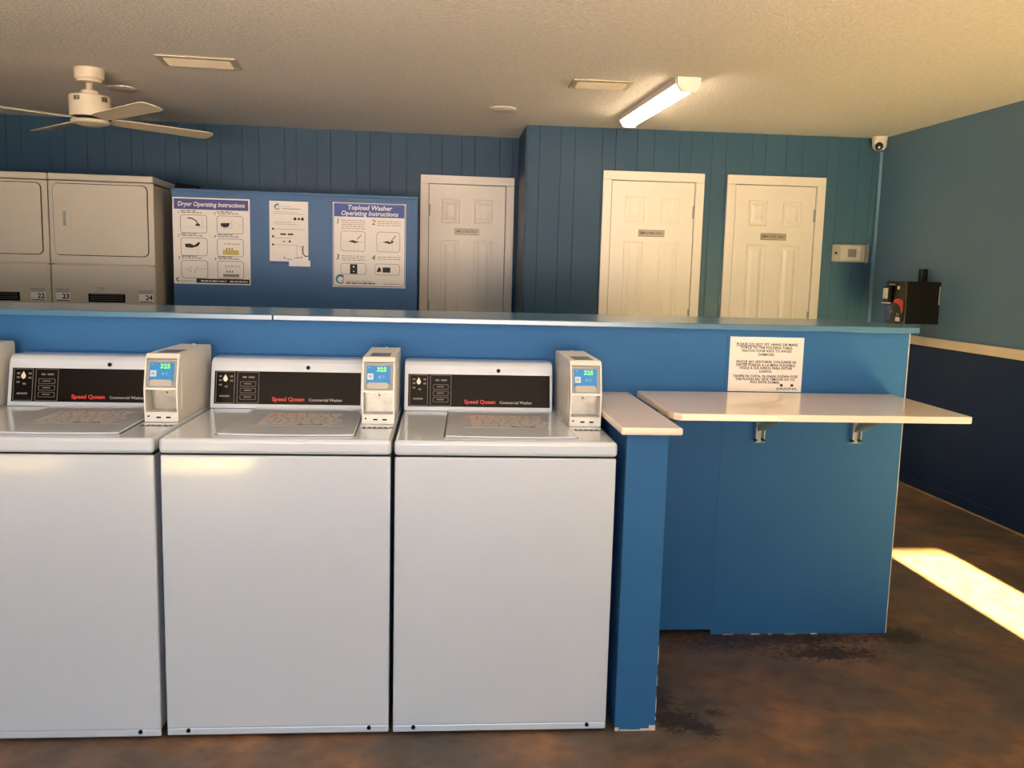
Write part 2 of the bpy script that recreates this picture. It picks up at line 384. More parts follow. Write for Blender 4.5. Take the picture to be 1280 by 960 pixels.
def door(n, label, frame, lx, W, top, hinge):
    """lx = left edge of casing, W = casing width, top = casing top"""
    c = .066; o = thing('door_%d' % n, label, 'door', frame.world(lx,0,0), frame.a, kind='structure')
    b = new()
    box(b,0,c,-.022,-.0005,0,top-c,.004); box(b,W-c,W,-.022,-.0005,0,top-c,.004); box(b,0,W,-.022,-.0005,top-c,top,.004)
    obj('door_frame', b, DOORW, o)
    b = new(); g = .004
    box(b, c,W-c,-.004,-.0005,.004,top-c); obj('jamb', b, DARK, o)
    s = obj('door_slab', box(new(), c+g,W-c-g,-.010,-.0045,.008,top-c-g,.0015,1), DOORW, o)
    L = c+g; sw = W-2*L; st = top-c-g
    cols = ((.165,.405),(.595,.835))
    for u0,u1 in cols:
        for z1,z0 in ((st-.11,st-.30),(st-.435,.95),(.82,.22)):
            obj('panel', panel_bm(L+u0*sw,L+u1*sw,z0,z1,-.0102), DOORW, s)
    hx = c+.002 if hinge < 0 else W-c-.002
    for z in (1.89,1.13,.3):
        b = new(); cyl(b,(hx,-.016,z-.045),(hx,-.016,z+.045),.006,n=10); box(b,hx-.012,hx+.012,-.0125,-.0103,z-.045,z+.045)
        obj('hinge', b, GREY, o)
    kx = W-c-.07 if hinge < 0 else c+.07
    b = new(); cyl(b,(kx,-.010,.98),(kx,-.016,.98),.032); cyl(b,(kx,-.016,.98),(kx,-.05,.98),.011); cyl(b,(kx,-.045,.98),(kx,-.075,.98),.026,.022,bev=.006)
    obj('knob', b, STEEL, o, smooth=40)
    pc = L+sw*.497; p = obj('sign_plaque', box(new(), pc-.098,pc+.098,-.0135,-.0103,1.703,1.752,.001,1), SILVER, o)
    b = new(); P = Print(pc-.098,1.752,.196,.049,-.0139)
    P.ring(b,.015,.06,.985,.94,.003,.003); put_text(b,'EMPLOYEES ONLY',pc,1.7275,-.0139,size=.0265,bold=.0006,sx=.80)
    obj('lettering', b, INK, p)
    return o
BW = Frame(0, BACK_Y, 0)
door(2, 'white six-panel employee door beside the panelled corner, brightest lit', BW, 1.156, .757, 2.172, 1)
door(3, 'white six-panel employee door next to the wall thermostat', BW, 2.086, .752, 2.172, 1)
l0,_ = LW.px(525.7,218.2); l1,zt = LW.px(642.9,222.8)
door(1, 'shaded six-panel employee door between noticeboard and return wall', LW, l0, l1-l0, zt, -1)

# ================================================================== BULKHEAD AND POSTERS
BK = Frame(-1.0, 5.95, math.atan(.050))
bl,bz = BK.px(207,236); br,bz2 = BK.px(522,248); bz = (bz+bz2)/2
bk = thing('wall_bulkhead', 'low blue boxed-in wall with posters beside the dryers', 'wall', BK.o, BK.a, kind='structure')
bl = max(bl, -.742)
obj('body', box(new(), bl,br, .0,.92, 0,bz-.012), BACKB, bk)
obj('ledge', box(new(), bl-.004,br+.004, -.012,.92, bz-.012,bz+.008,.003,1), BACKB, bk)
b = new(); box(b,br-.03,br+.0005,-.008,-.0005,0,bz-.034); box(b,bl,br+.0005,-.008,-.0005,bz-.034,bz-.0125)
obj('edge_moulding', b, BACKB, bk)
q0 = BK.world(bl+.03,.10,bz+.03)
b = new(); tube(b, [BK.world(bl+.008+.026*k,.05+.012*math.sin(k),bz+.030-.003*k) for k in range(7)], .020, n=10)
tag(obj('duct_hose', b, BLACK, smooth=50), 'short black hose lying on the blue ledge beside the dryer', 'hose')

def sheet(name, label, cat, fr, tl, br_, m=PAPER, thick=.0012, off=0.0, tilt=0, group=None):
    x0,z1 = fr.px(*tl, off); x1,z0 = fr.px(*br_, off); w,h = x1-x0, z1-z0
    p = fr.world(x0, off-.0008, z0)
    o = obj(name, box(new(), 0,w,-thick,0,0,h), m); o.location = p; o.rotation_euler = (0,tilt,fr.a)
    tag(o, label, cat, group); return o,w,h
# dryer poster
o,w,h = sheet('instruction_poster', 'poster with violet header titled Dryer Operating Instructions', 'poster', BK, (215.2,246),(313.5,356.5))
P = Print(0,h,w,h,-.0018)
obj('header_band', P.rect(new(),.02,.015,.98,.135), INDIGO, o)
obj('title_lettering', put_text(new(),'Dryer Operating Instructions',w*.5,P.Z(.076),-.0026,size=.041,bold=.0006,shear=.18,sx=.86), WINK, o)
b = new(); cells = [(.10,.20),(.57,.20),(.10,.465),(.57,.465),(.10,.725),(.57,.725)]
for k,(u,v) in enumerate(cells): obj('picture_frame', P.ring(new(),u,v,u+.34,v+.205,.016,.003), GINK, o)
b = new()
for k,(u,v) in enumerate(cells):
    P.words(b,u+.01,u+.28,v-.032,.010,k); P.words(b,u+.0,u+.2,v-.052,.010,k+20)
    merge(b, text_bm(str(k+1),.024,bold=.0005), Matrix.Translation((P.X(u-.025),-.0018,P.Z(v-.025))) @ UPRIGHT)
stuff(obj('fine_print', b, GINK, o))
b = new()
P.line(b,[(.19,.235),(.25,.24),(.30,.265),(.33,.31)],.007); P.poly(b,[(.30,.30),(.35,.30),(.35,.325),(.29,.325)])
P.poly(b,[(.62,.285),(.74,.28),(.72,.325),(.66,.335),(.62,.315)])
P.poly(b,[(.15,.535),(.22,.53),(.27,.55),(.33,.51),(.35,.52),(.32,.56),(.24,.58),(.16,.575)])
for v in (.565,.83):
    for u in (.68,.715,.75): P.poly(b,[(u,v+.025),(u+.012,v),(u+.024,v+.025)])
P.rect(b,.29,.935,.985,.985)
stuff(obj('dark_diagram', b, INK, o))
b = new()
P.line(b,[(.13,.34),(.42,.34)],.0012); P.line(b,[(.38,.22),(.38,.34)],.0012); P.line(b,[(.60,.34),(.76,.34),(.76,.25),(.90,.31)],.0012)
P.line(b,[(.13,.60),(.32,.60),(.32,.65)],.0012); P.line(b,[(.17,.83),(.22,.80),(.22,.86),(.17,.83)],.0018); P.line(b,[(.27,.87),(.31,.79)],.002); P.line(b,[(.32,.825),(.42,.825)],.002)
P.words(b,.66,.86,.52,.008,3); P.words(b,.66,.86,.78,.008,4); P.rect(b,.64,.875,.85,.91); P.words(b,.09,.28,.962,.008,8)
stuff(obj('line_diagram', b, TINK, o))
obj('highlight', P.rect(new(),.64,.595,.85,.65), YELLOW, o)
b = new(); P.words(b,.35,.68,.955,.014,9); P.words(b,.73,.96,.955,.014,10); bmesh.ops.translate(b, verts=b.verts, vec=(0,-.0008,0)); stuff(obj('contact_print', b, PAPER, o))
obj('logo', P.swirl(new(),.055,.95,.013,60,320,.007,.004), INK, o)
# washer poster
o,w,h = sheet('instruction_poster', 'poster with royal blue header titled Topload Washer Operating Instructions', 'poster', BK, (416,252.5),(506.5,360.5))
P = Print(0,h,w,h,-.0018)
obj('header_band', P.rect(new(),.02,.015,.98,.165), ROYAL, o)
b = new(); put_text(b,'Topload Washer',w*.5,P.Z(.058),-.0026,size=.042,bold=.0008,shear=.18); put_text(b,'Operating Instructions',w*.5,P.Z(.125),-.0026,size=.042,bold=.0008,shear=.18,sx=.97)
obj('title_lettering', b, WINK, o)
b = new(); P.ring(b,.012,.01,.988,.985,.014,.0035); obj('border_line', b, INDIGO, o)
b = new()
for (u0,v0,u1,v1) in ((.11,.335,.44,.57),(.60,.335,.92,.57),(.11,.715,.455,.845),(.58,.715,.92,.845)): obj('picture_frame', P.ring(new(),u0,v0,u1,v1,.017,.003), TINK, o)
b = new()
for s,u,v in (('1',.065,.225),('2',.555,.225),('3',.065,.645),('4',.555,.645)): merge(b, text_bm(s,.05,shear=.12), Matrix.Translation((P.X(u),-.0018,P.Z(v))) @ UPRIGHT)
for u in (.0,.475): 
    P.poly(b,[(.21+u,.455),(.27+u,.44),(.36+u,.46),(.30+u,.475)]); P.line(b,[(.33+u,.43),(.39+u,.375)],.004)
P.rect(b,.235,.725,.335,.84); P.rect(b,.685,.755,.79,.815); P.poly(b,[(.60,.81),(.63,.75),(.66,.77),(.66,.81)]); P.poly(b,[(.80,.43),(.84,.44),(.80,.465)]); P.words(b,.18,.58,.945,.013,2)
stuff(obj('dark_diagram', b, INK, o))
b = new()
for k,(u,v,n) in enumerate(((.12,.205,5),(.61,.205,3),(.12,.625,3),(.61,.63,2))):
    for j in range(n): P.words(b,u,u+.32,v+.024*j,.007,k*9+j)
for u in (.15,.63): 
    for du in (0,.05,.09,.14,.19): P.line(b,[(u+du,.47),(u+du,.565)],.001)
    P.line(b,[(u-.0,.46),(u+.27,.46)],.0014)
P.words(b,.18,.55,.925,.006,5); P.words(b,.70,.96,.95,.007,6)
stuff(obj('fine_print', b, TINK, o))
b = new(); P.disc(b,.285,.755,.006); P.disc(b,.285,.81,.004); bmesh.ops.translate(b, verts=b.verts, vec=(0,-.0008,0)); stuff(obj('knob_dots', b, PAPER, o))
obj('logo', P.swirl(new(),.105,.905,.032,40,320,.018,.006), TEALI, o)
obj('logo_swirl', P.swirl(new(),.115,.905,.018,-90,110,.007,.003), PINKI, o)
# small flyer
o,w,h = sheet('flyer', 'small cream flyer taped between the two instruction posters', 'flyer', BK, (336.5,250.8),(385.5,331))
P = Print(0,h,w,h,-.0018)
b = new(); P.disc(b,.66,.275,.010); P.disc(b,.76,.275,.008); P.disc(b,.85,.275,.010); P.rect(b,.28,.51,.42,.535); P.rect(b,.47,.51,.61,.535)
P.rect(b,.34,.63,.40,.645); P.disc(b,.52,.635,.007); 
for v in (.44,.56,.69): P.disc(b,.09,v,.007)
P.rect(b,.37,.88,.39,.915); P.rect(b,.43,.915,.58,.923); P.words(b,.33,.80,.115,.009,7)
P.line(b,[(.86,.70),(.86,.82),(.92,.87),(1.0,.86)],.006)
stuff(obj('dark_print', b, INK, o))
b = new()
for j,v in enumerate((.085,.165,.195,.33,.36,.44,.58,.69)): P.words(b,.1,.55+.35*((j*7)%3)/2,v,.006,j+30)
P.ring(b,.70,.71,.84,.90,.004,.0018); P.line(b,[(.62,.90),(.86,.88)],.004)
stuff(obj('fine_print', b, TINK, o))
obj('bottom_strip', P.rect(new(),.0,.955,.5,1.0), ROYAL, o)
obj('label_strip', box(new(), w*.5,w*1.05,-.004,-.002,-.012,.028), WINK, o)
obj('logo', P.swirl(new(),.21,.09,.020,60,320,.012,.004), TEALI, o)

# ================================================================== DRYERS
DF = Frame(-2.1, 5.65, math.atan(.040))
dl,dz = DF.px(58.5,216); dr,dz2 = DF.px(191.6,220.2); DWID = dr-dl; DZ = (dz+dz2)/2
def dryer(label, left, tags):
    W = DWID-.004; o = thing('stacked_dryer', label, 'dryer', DF.world(left+.002,0,0), DF.a, 'stacked tumble dryers built into the bulkhead')
    obj('cabinet', box(new(), .014,W-.016,.012,.78,.05,DZ-.045,.004), DRYERW, o)
    obj('top_panel', box(new(), 0,W,-.004,.78,DZ-.04,DZ,.008,3), DRYERW, o, smooth=40)
    obj('kick_plate', box(new(), .02,W-.02,.03,.76,0,.05), DARK, o)
    fr = obj('upper_front', box(new(), .001,W-.001,0,.012,1.402,DZ-.044,.003), DRYERW, o)
    obj('lower_front', box(new(), .001,W-.001,0,.012,.05,1.396,.003), DRYERW, o)
    d0,zt = DF.px(66,229); d1,zb = DF.px(186,321); d0 -= dl+.002; d1 -= dl+.002
    for za,zb_ in ((zt,zb),(1.02,.58)):
        obj('door_seam_shade', prism(new(), rrect(d0-.004,d1+.004,zb_-.004,za+.004,.034), -.0022,-.0002, axis='y'), DARK, o)  # dark sheet standing in for the shaded gap around the door
        dd = obj('door', prism(new(), rrect(d0,d1,zb_,za,.03), -.012,-.0024, bev=.003, axis='y'), DRYERW, o, smooth=40)
        hx = d0+.075; hz = za-.20
        obj('handle_cup', box(new(), hx-.022,hx+.026,-.0145,-.0122,hz-.055,hz+.045,.002,1), DRYERW, dd)
        obj('handle', box(new(), hx-.018,hx-.002,-.0185,-.0146,hz-.05,hz+.035,.0015,1), GREY, dd)
    px0,pz1 = DF.px(110.5,366.8); px1,pz0 = DF.px(157,378.5); px0-=dl+.002; px1-=dl+.002
    p = obj('control_panel', box(new(), px0,px1,-.004,-.0002,pz0,pz1,.001,1), BLACKP, o)
    b = new()
    for k in range(4): box(b, px0+.01,px1-.01,-.0048,-.0041,pz0+.012+k*.011,pz0+.0135+k*.011)
    stuff(obj('panel_print', b, GREY, p))
    b = new(); P = Print(px0+.04,1.265,.065,.04,-.0008)
    P.words(b,0,.9,.1,.12,1); P.words(b,.3,.8,.4,.1,2); P.words(b,0,.5,.7,.1,3); stuff(obj('rating_print', b, TINK, o))
    for s,x in tags:
        tg = obj('number_tag', box(new(), x,x+.085,-.0022,-.0002,1.175,1.225), WINK, o)
        obj('number_lettering', put_text(new(), s, x+.060, 1.2025,-.0026,size=.042,bold=.0012), INK, tg)
        b = new(); P = Print(x-.005,1.25,.09,.03,-.0008); P.words(b,0,.95,.05,.2,4); P.words(b,.1,.9,.45,.2,5); obj('tag_print', b, TINK, tg)
        b = new(); box(b,x+.004,x+.08,-.003,-.0023,1.176,1.181); obj('underline', b, INK, tg)
    return o
def tagx(px): return DF.px(px,373)[0]-dl-.002
dryer('white stacked dryer bearing numbers 23 and 24 beside the noticeboard wall', dl, (('23',tagx(70)),('24',tagx(174))))
dryer('white stacked dryer bearing number 22', dl-DWID, (('22',tagx(39)+DWID),))

# ================================================================== WASHERS
WX3, WF, WP = -.136, 2.572, .6755
def make_washer(label):
    o = thing('washing_machine', label, 'washing machine', (0,0,0), 0, 'top-load washers in a row')
    W = .667
    obj('cabinet', box(new(), .004,W-.004,.012,.70,.025,.872,.004), ENAMEL, o)
    f = obj('front_panel', box(new(), .002,W-.002,0,.012,.032,.8745,.005,3), ENAMEL, o, smooth=40)
    obj('bottom_lip', box(new(), .002,W-.002,.0015,.012,.010,.0335,.004,2), ENAMEL, o)
    for x in (.065,.605):
        b = new(); cyl(b,(x,.003,.026),(x,-.0012,.026),.0065,n=12); obj('screw', b, BLACK, o)
        obj('foot', cyl(new(),(x,.06,0),(x,.06,.026),.02,n=14), BLACK, o); obj('foot', cyl(new(),(x,.64,0),(x,.64,.026),.02,n=14), BLACK, o)
    obj('seam', box(new(), .006,W-.006,.006,.60,.871,.880), DARK, o)
    obj('top_panel', box(new(), 0,W,-.006,.70,.8795,.925,.012,4), ENAMEL, o, smooth=50)
    # lid
    lid = obj('lid', prism(new(), [(.150,.052),(.205,.045),(.30,.040),(.42,.040),(.51,.045),(.552,.052),(.537,.535),(.163,.535)], .9253,.9315, bev=.003, axis='z'), ENAMEL, o, smooth=40)
    for x0,x1 in ((.146,.1605),(.5545,.541)):
        b = prism(new(), [(x0-.0014,.055),(x0+.0014,.055),(x1+.0014,.53),(x1-.0014,.53)], .9251,.9262, axis='z'); obj('lid_gap', b, DARK, o)
    st = obj('warning_label', prism(new(), [(.215,.19),(.505,.19),(.505,.43),(.215,.43)], .9316,.9319, axis='z'), ENAMEL, lid)
    b = new(); rnd = random.Random(3)
    for k in range(8):
        y = .415-k*.027; x = .235
        while x < .475:
            l = min(rnd.uniform(.012,.04), .49-x); box(b, x,x+l, y-.013,y, .9319,.9323); x += l+.008
    stuff(obj('warning_print', b, mat('faded_print', srgb(172,162,156), .6), lid))
    b = new(); box(b,.36,.38,.20,.212,.932,.9324); box(b,.42,.44,.20,.212,.932,.9324); box(b,.365,.435,.204,.207,.932,.9324); obj('warning_mark', b, INK, lid)
    # console
    prof = [(.546,.9255),(.579,1.068),(.586,1.084),(.600,1.095),(.618,1.099),(.695,1.099),(.70,1.09),(.70,.9255)]
    con = obj('console', prism(new(), prof, .004,.536, bev=.004, axis='x'), ENAMEL, o, smooth=40)
    ang = math.atan2(.033,.1425)           # lean of the console face
    CM = Matrix.Translation((0,.546,.9255)) @ Matrix.Rotation(-ang,4,'X')     # local: x, y (out = -), z up the face
    def cobj(name, bm, m, parent=None):
        bmesh.ops.transform(bm, matrix=CM, verts=bm.verts); return obj(name, bm, m, con)
    z0, z1 = .016, .132
    cobj('faceplate', box(new(), .018,.526,-.002,.002,z0,z1), BLACKP)
    P = Print(.018,z1,.508,z1-z0,-.0024)
    b = new(); P.ring(b,.012,.03,.135,.97,.002,.0016); P.ring(b,.155,.03,.30,.97,.002,.0016)
    for v in (.32,.52,.72): P.ring(b,.175,v,.28,v+.14,.002,.0014)
    cobj('outline_print', b, mat('dim_print', srgb(118,112,106), .5))
    b = new(); P.words(b,.19,.27,.16,.05,1); P.words(b,.035,.115,.74,.05,2)
    for u,v in ((.03,.14),(.03,.26),(.03,.4),(.105,.14),(.105,.27),(.07,.45)): P.rect(b,u,v,u+.02,v+.05)
    for v in (.37,.57,.77): P.rect(b,.20,v,.25,v+.03)
    stuff(cobj('dial_print', b, mat('dim_print', srgb(118,112,106), .5)))
    b = new(); P.poly(b,[(.073,.10),(.083,.18),(.089,.24),(.084,.30),(.073,.33),(.062,.30),(.057,.24),(.063,.18)]); cobj('dial_pointer', b, mat('pointer_cream', srgb(232,228,206), .4))
    b = text_bm('Speed Queen', .0195, align='LEFT', bold=.0006, sx=1.05); b2 = new(); merge(b2, b, Matrix.Translation((.218,-.0026,z0+.018)) @ UPRIGHT); cobj('brand_lettering', b2, RED)
    b = text_bm('Commercial Washer', .0138, align='LEFT', bold=.0001); b2 = new(); merge(b2, b, Matrix.Translation((.345,-.0026,z0+.0165)) @ UPRIGHT); cobj('type_lettering', b2, mat('type_print', srgb(190,186,180), .5))
    b = new(); cyl(b,(.340,.0,.1475),(.340,-.003,.1475),.0072,n=16); cobj('lock', b, BLACK)
    # payment box
    R0,R1 = .557,.661; T = .005
    prof = [(.262,.926),(.258,1.034),(.284,1.126),(.300,1.1395),(.665,1.1395),(.675,1.13),(.675,.926)]
    b = new(); prism(b, prof, R0,R0+T, axis='x'); prism(b, prof, R1-T,R1, axis='x')
    prism(b, [(.284,1.126),(.300,1.1395),(.665,1.1395),(.675,1.13),(.675,.926),(.66,.926),(.66,1.125),(.30,1.122)], R0+T,R1-T, axis='x')
    box(b, R0+T,R1-T,.263,.66,.926,.957); box(b, R0+T,R1-T,.2605,.34,1.029,1.0355)
    prism(b, [(.268,1.0355),(.2925,1.121),(.33,1.121),(.33,1.0355)], R0+T,R1-T, axis='x')
    pb = obj('payment_box', b, mat('reader_white', srgb(228,226,220), .35, var=.02), o)
    obj('chamber_plate', box(new(), R0+T,R1-T,.318,.322,.957,1.029), mat('chamber_steel', srgb(142,138,130), .3, metal=.9, var=.2, scale=25), pb)
    b = new(); cyl(b,((R0+R1)/2,.318,1.012),((R0+R1)/2,.310,1.012),.004,n=10); obj('chamber_bolt', b, GREY, pb)
    for x in (R0+.036,R0+.066): obj('coin_slot', box(new(), x,x+.014,.2618,.2635,.938,.943), BLACK, pb)
    obj('key_lock', cyl(new(),(R0+.012,.2635,.944),(R0+.012,.2612,.944),.003,n=10), BLACK, pb)
    ra = math.atan2(.0245,.0855); RM = Matrix.Translation((R0+T,.268,1.0355)) @ Matrix.Rotation(-ra,4,'X')
    def robj(name, bm, m): bmesh.ops.transform(bm, matrix=RM, verts=bm.verts); return obj(name, bm, m, pb)
    w = R1-R0-2*T; hh = .0889
    robj('bezel', box(new(), .001,w-.001,-.002,0,.001,hh-.002), GREY)
    robj('screen', box(new(), .008,w-.010,-.0034,-.0021,.020,hh-.010), SCREEN)
    b = text_bm('325', .0195, bold=.0003, space=1.1); b2 = new(); merge(b2, b, Matrix.Translation((w*.60,-.0038,hh-.022)) @ UPRIGHT); robj('digits', b2, GREEN)
    robj('button', box(new(), .011,.030,-.0040,-.0035,.034,.054), mat('button_white', srgb(210,226,232), .4))
    robj('button_mark', box(new(), .0155,.0255,-.0044,-.0041,.039,.049), mat('button_grey', srgb(150,180,196), .4))
    b = new(); P = Print(0,hh,w,hh,-.0038); P.poly(b,[(.50,.50),(.56,.45),(.56,.57),(.50,.54)]); P.line(b,[(.62,.46),(.64,.51),(.62,.56)],.0015); P.line(b,[(.67,.44),(.70,.51),(.67,.58)],.0012); P.rect(b,.14,.16,.20,.19)
    stuff(robj('icon', b, mat('icon_blue', srgb(120,190,225), .4)))
    robj('card_slot', prism(new(), rrect(.011,w-.014,.003,.0245,.008), -.006,-.0022, bev=.001, axis='y'), mat('slot_grey', srgb(178,176,168), .35))
    obj('top_window', prism(new(), [(R0+.02,.330),(R1-.02,.330),(R1-.02,.44),(R0+.02,.44)], 1.1396,1.1405, axis='z'), mat('smoke_grey', srgb(96,98,98), .3), pb)
    obj('top_screw', cyl(new(),((R0+R1)/2+.003,.63,1.1395),((R0+R1)/2+.003,.63,1.144),.005,n=12), mat('screw_bright', srgb(240,236,228), .3), pb)
    for a,c in ((R0-.0015,R0-.0001),(R1+.0001,R1+.0015)):
        b = new(); prism(b, [(.30,.965),(.30,1.085),(.46,1.085),(.46,.965)], a,c, axis='x'); obj('side_plate', b, mat('reader_white', srgb(228,226,220), .35), pb)
    b = new(); rnd = random.Random(5); x = R0+.008
    while x < R1-.012:
        l = rnd.uniform(.004,.014); box(b, x,x+l, .195,.203, .9252,.9256); box(b, x,x+l*.9, .208,.213, .9252,.9256); x += l+.005
    box(b, R0+.006,R1-.01,.1875,.190,.9252,.9256); stuff(obj('coin_print', b, INK, o))
    return o
wm = make_washer('white top-load washer next to the blue wing wall')
wm.location = (WX3, WF, 0)
m2 = dup(wm, (WX3-WP, WF+.002, 0)); m2['label'] = 'white top-load washer second from the blue wing wall'
m3 = dup(wm, (WX3-2*WP-.004, WF-.002, 0)); m3['label'] = 'white top-load washer third from the blue wing wall'
m4 = dup(wm, (WX3-3*WP-.008, WF-.004, 0)); m4['label'] = 'white top-load washer fourth from the blue wing wall, mostly hidden'

# ================================================================== FOLDING TABLE AND NOTICE
TZ = .986
ft = thing('folding_table', 'cream laminate folding table hung on the blue partition by brackets', 'table', (1.25,PY,0))
def tx(x): return x-1.25
obj('tabletop', prism(new(), [(tx(.745),-.012),(tx(.745),-.50),(tx(.752),-.535),(tx(.775),-.552),(tx(1.752),-.552),(tx(1.760),-.545),(tx(1.762),-.012)], TZ-.024,TZ, bev=.004, axis='z'), TABLEW, ft, smooth=30)
for x in (.855,1.236,1.625):
    b = new(); x = tx(x); zb = .787
    box(b, x-.018,x+.018,-.005,-.0012,zb,TZ-.026); box(b, x-.018,x-.014,-.028,-.004,zb+.004,TZ-.026); box(b, x+.014,x+.018,-.028,-.004,zb+.004,TZ-.026)
    br_ = obj('bracket', b, BRACK, ft)
    b = new(); box(b, x-.016,x+.016,-.40,-.008,TZ-.030,TZ-.0245); box(b, x-.016,x-.012,-.40,-.008,TZ-.040,TZ-.030); box(b, x+.012,x+.016,-.40,-.008,TZ-.040,TZ-.030); obj('arm', b, BRACK, br_)
    b = new()
    for dx in (-.009,.007): prism(b, [(-.016,zb+.045),(-.016,zb+.068),(-.27,TZ-.032),(-.27,TZ-.055)], x+dx,x+dx+.003, axis='x')
    obj('strut', b, BRACK, br_)
    b = new()
    for dx in (-.0155,.0155): cyl(b,(x+dx,-.0052,zb+.014),(x+dx,-.030,zb+.014),.0045,n=10)
    obj('bolt', b, BLACK, br_)
    b = new(); cyl(b,(x+.10,-.36,TZ-.0245),(x+.10,-.36,TZ-.034),.011,.008,n=12); obj('bumper', b, BRACK, ft)
o,w,h = sheet('notice', 'white trilingual notice above the folding table', 'notice', Frame(0,PY-.001,0), (913.0,420.5),(1000.5,490.0), thick=.003)
P = Print(0,h,w,h,-.0034); b = new()
rows = [('PLEASE DO NOT SIT, HANG OR MAKE',.135,1.0),('FORCE TO THE FOLDING TABLE.',.195,.98),('WATCH YOUR KIDS TO AVOID',.255,.98),('DAMAGES.',.32,.98),
 ('FAVOR NO SENTARSE, COLGARSE NI',.455,1.0),('HACER FUERZA A LA MESA PLEGABLE.',.515,.97),('VIGILE A SUS NIÑOS PARA EVITAR',.57,.96),('DAÑOS.',.63,.97),
 ('TANPRI PA CHITA, PA PANN OUSWA FOSE',.72,.94),('TAB PLIYAN AN. VEYE TIMOUN OU YO',.775,.95),('POU EVITE DOMAJ.',.83,.97)]
for s,v,k in rows:
    put_text(b, s, w*.5, P.Z(v), -.0034, size=.0136, bold=.0003, sx=1.0*k, space=1.05)
P.rect(b,.085,.163,.43,.169); P.rect(b,.09,.482,.30,.488)
obj('lettering', b, INK, o)
b = new()
for u in (.725,.87): P.poly(b,[(u-.022,.875),(u,.845),(u+.022,.875),(u+.016,.90),(u-.016,.90)])
P.words(b,.66,.94,.925,.012,3); P.words(b,.66,.94,.95,.012,4)
stuff(obj('house_print', b, INK, o))

# ================================================================== CEILING THINGS
# tube light
p0 = on_z(862,96,CZ); p1 = on_z(800,146,CZ-.05)
ax = (p1-p0); yaw = math.atan2(ax.y, ax.x)-PI/2; Lf = 1.24
lf = thing('ceiling_light', 'glowing white wraparound tube light on the ceiling', 'light', (p0.x,p0.y,CZ), yaw)
obj('base', box(new(), -.070,.070,.012,Lf-.012,-.034,-.0005,.004), LAMPB, lf)
def half(w, d, n=10): return [(-w*math.cos(PI*k/n), -.0345-d*math.sin(PI*k/n)) for k in range(n+1)]
obj('diffuser', prism(new(), half(.056,.042), .021,Lf-.021, axis='y'), GLOW, lf, smooth=40)
for a,c in ((0,.02),(Lf-.02,Lf)):
    obj('end_cap', prism(new(), [(-.066,-.0005),(-.066,-.04),(-.04,-.078),(.04,-.078),(.066,-.04),(.066,-.0005)], a,c, bev=.003, axis='y'), LAMPB, lf, smooth=40)
# vents
def vent(label, c, w, d, rz):
    o = thing('ceiling_vent', label, 'vent', (c.x,c.y,CZ), rz)
    b = new(); t = .035
    box(b,-w/2,w/2,-d/2,-d/2+t,-.010,-.0005,.003,1); box(b,-w/2,w/2,d/2-t,d/2,-.010,-.0005,.003,1); box(b,-w/2,-w/2+t,-d/2+t,d/2-t,-.010,-.0005,.003,1); box(b,w/2-t,w/2,-d/2+t,d/2-t,-.010,-.0005,.003,1)
    obj('frame', b, mat('vent_paint', srgb(198,186,160), .5), o)
    obj('backing', box(new(), -w/2+t,w/2-t,-d/2+t,d/2-t,-.003,-.0005), DARK, o)
    n = 5; me = None
    for k in range(n):
        y = -d/2+t+(k+.5)*(d-2*t)/n
        s = obj('slat', prism(new(), [(-.006,-.004),(.006,-.018),(.0085,-.017),(-.0035,-.003)], -w/2+t,w/2-t, axis='x'), MATS['vent_paint'], o, loc=(0,y,0))
    return o
vent('louvered ceiling vent near the white ceiling fan', on_z(249,76.5,CZ), .40,.24, math.radians(5))
vent('louvered ceiling vent beside the glowing tube light', on_z(751,104.5,CZ), .34,.22, 0)
for (px,py,lab) in ((152,109.5,'thin white ceiling disc beside the fan mount'),(629,135.5,'thin white ceiling disc near the panelled corner')):
    q = on_z(px,py,CZ); o = obj('ceiling_cover', lathe(new(), [(.085,-.0005),(.085,-.006),(.075,-.013),(.01,-.016)]), LAMPB, loc=(q.x,q.y,CZ), smooth=40)
    tag(o, lab, 'cover')
# fan
q = on_z(111,86,CZ); FX,FY = q.x,q.y
fan = thing('ceiling_fan', 'white four-blade ceiling fan hanging above the dryers', 'fan', (FX,FY,CZ))
obj('canopy', lathe(new(), [(.078,-.0005),(.080,-.012),(.078,-.055),(.066,-.062),(.064,-.074),(.03,-.078)]), FANW, fan, smooth=35)
obj('downrod', cyl(new(),(0,0,-.07),(0,0,-.14),.018), FANW, fan, smooth=35)
obj('rod_collar', lathe(new(), [(.042,-.118),(.046,-.122),(.046,-.14),(.05,-.146)]), FANW, fan, smooth=35)
mo = obj('motor_housing', lathe(new(), [(.05,-.140),(.102,-.146),(.108,-.152),(.108,-.252),(.104,-.262)]), FANW, fan, smooth=35)
for a0 in (-115,-35,45,135):
    for k in range(4):
        a = math.radians(a0+k*5.2); c,s = math.cos(a),math.sin(a)
        b = new(); box(b,-.0025,.0025,-.001,.0012,-.012,.012); obj('slot', b, BLACK, mo, loc=(c*.1085,s*.1085,-.172), rot=(0,0,a+PI/2))
obj('flywheel', lathe(new(), [(.100,-.262),(.106,-.266),(.104,-.276)]), DARK, fan, smooth=35)
obj('hub_cap', lathe(new(), [(.098,-.277),(.104,-.282),(.096,-.296),(.06,-.306),(.01,-.309)]), FANW, fan, smooth=35)
tip = on_z(262,177,CZ-.278); A0 = math.atan2(tip.y-FY, tip.x-FX); A0, RB = math.radians(-46), .73
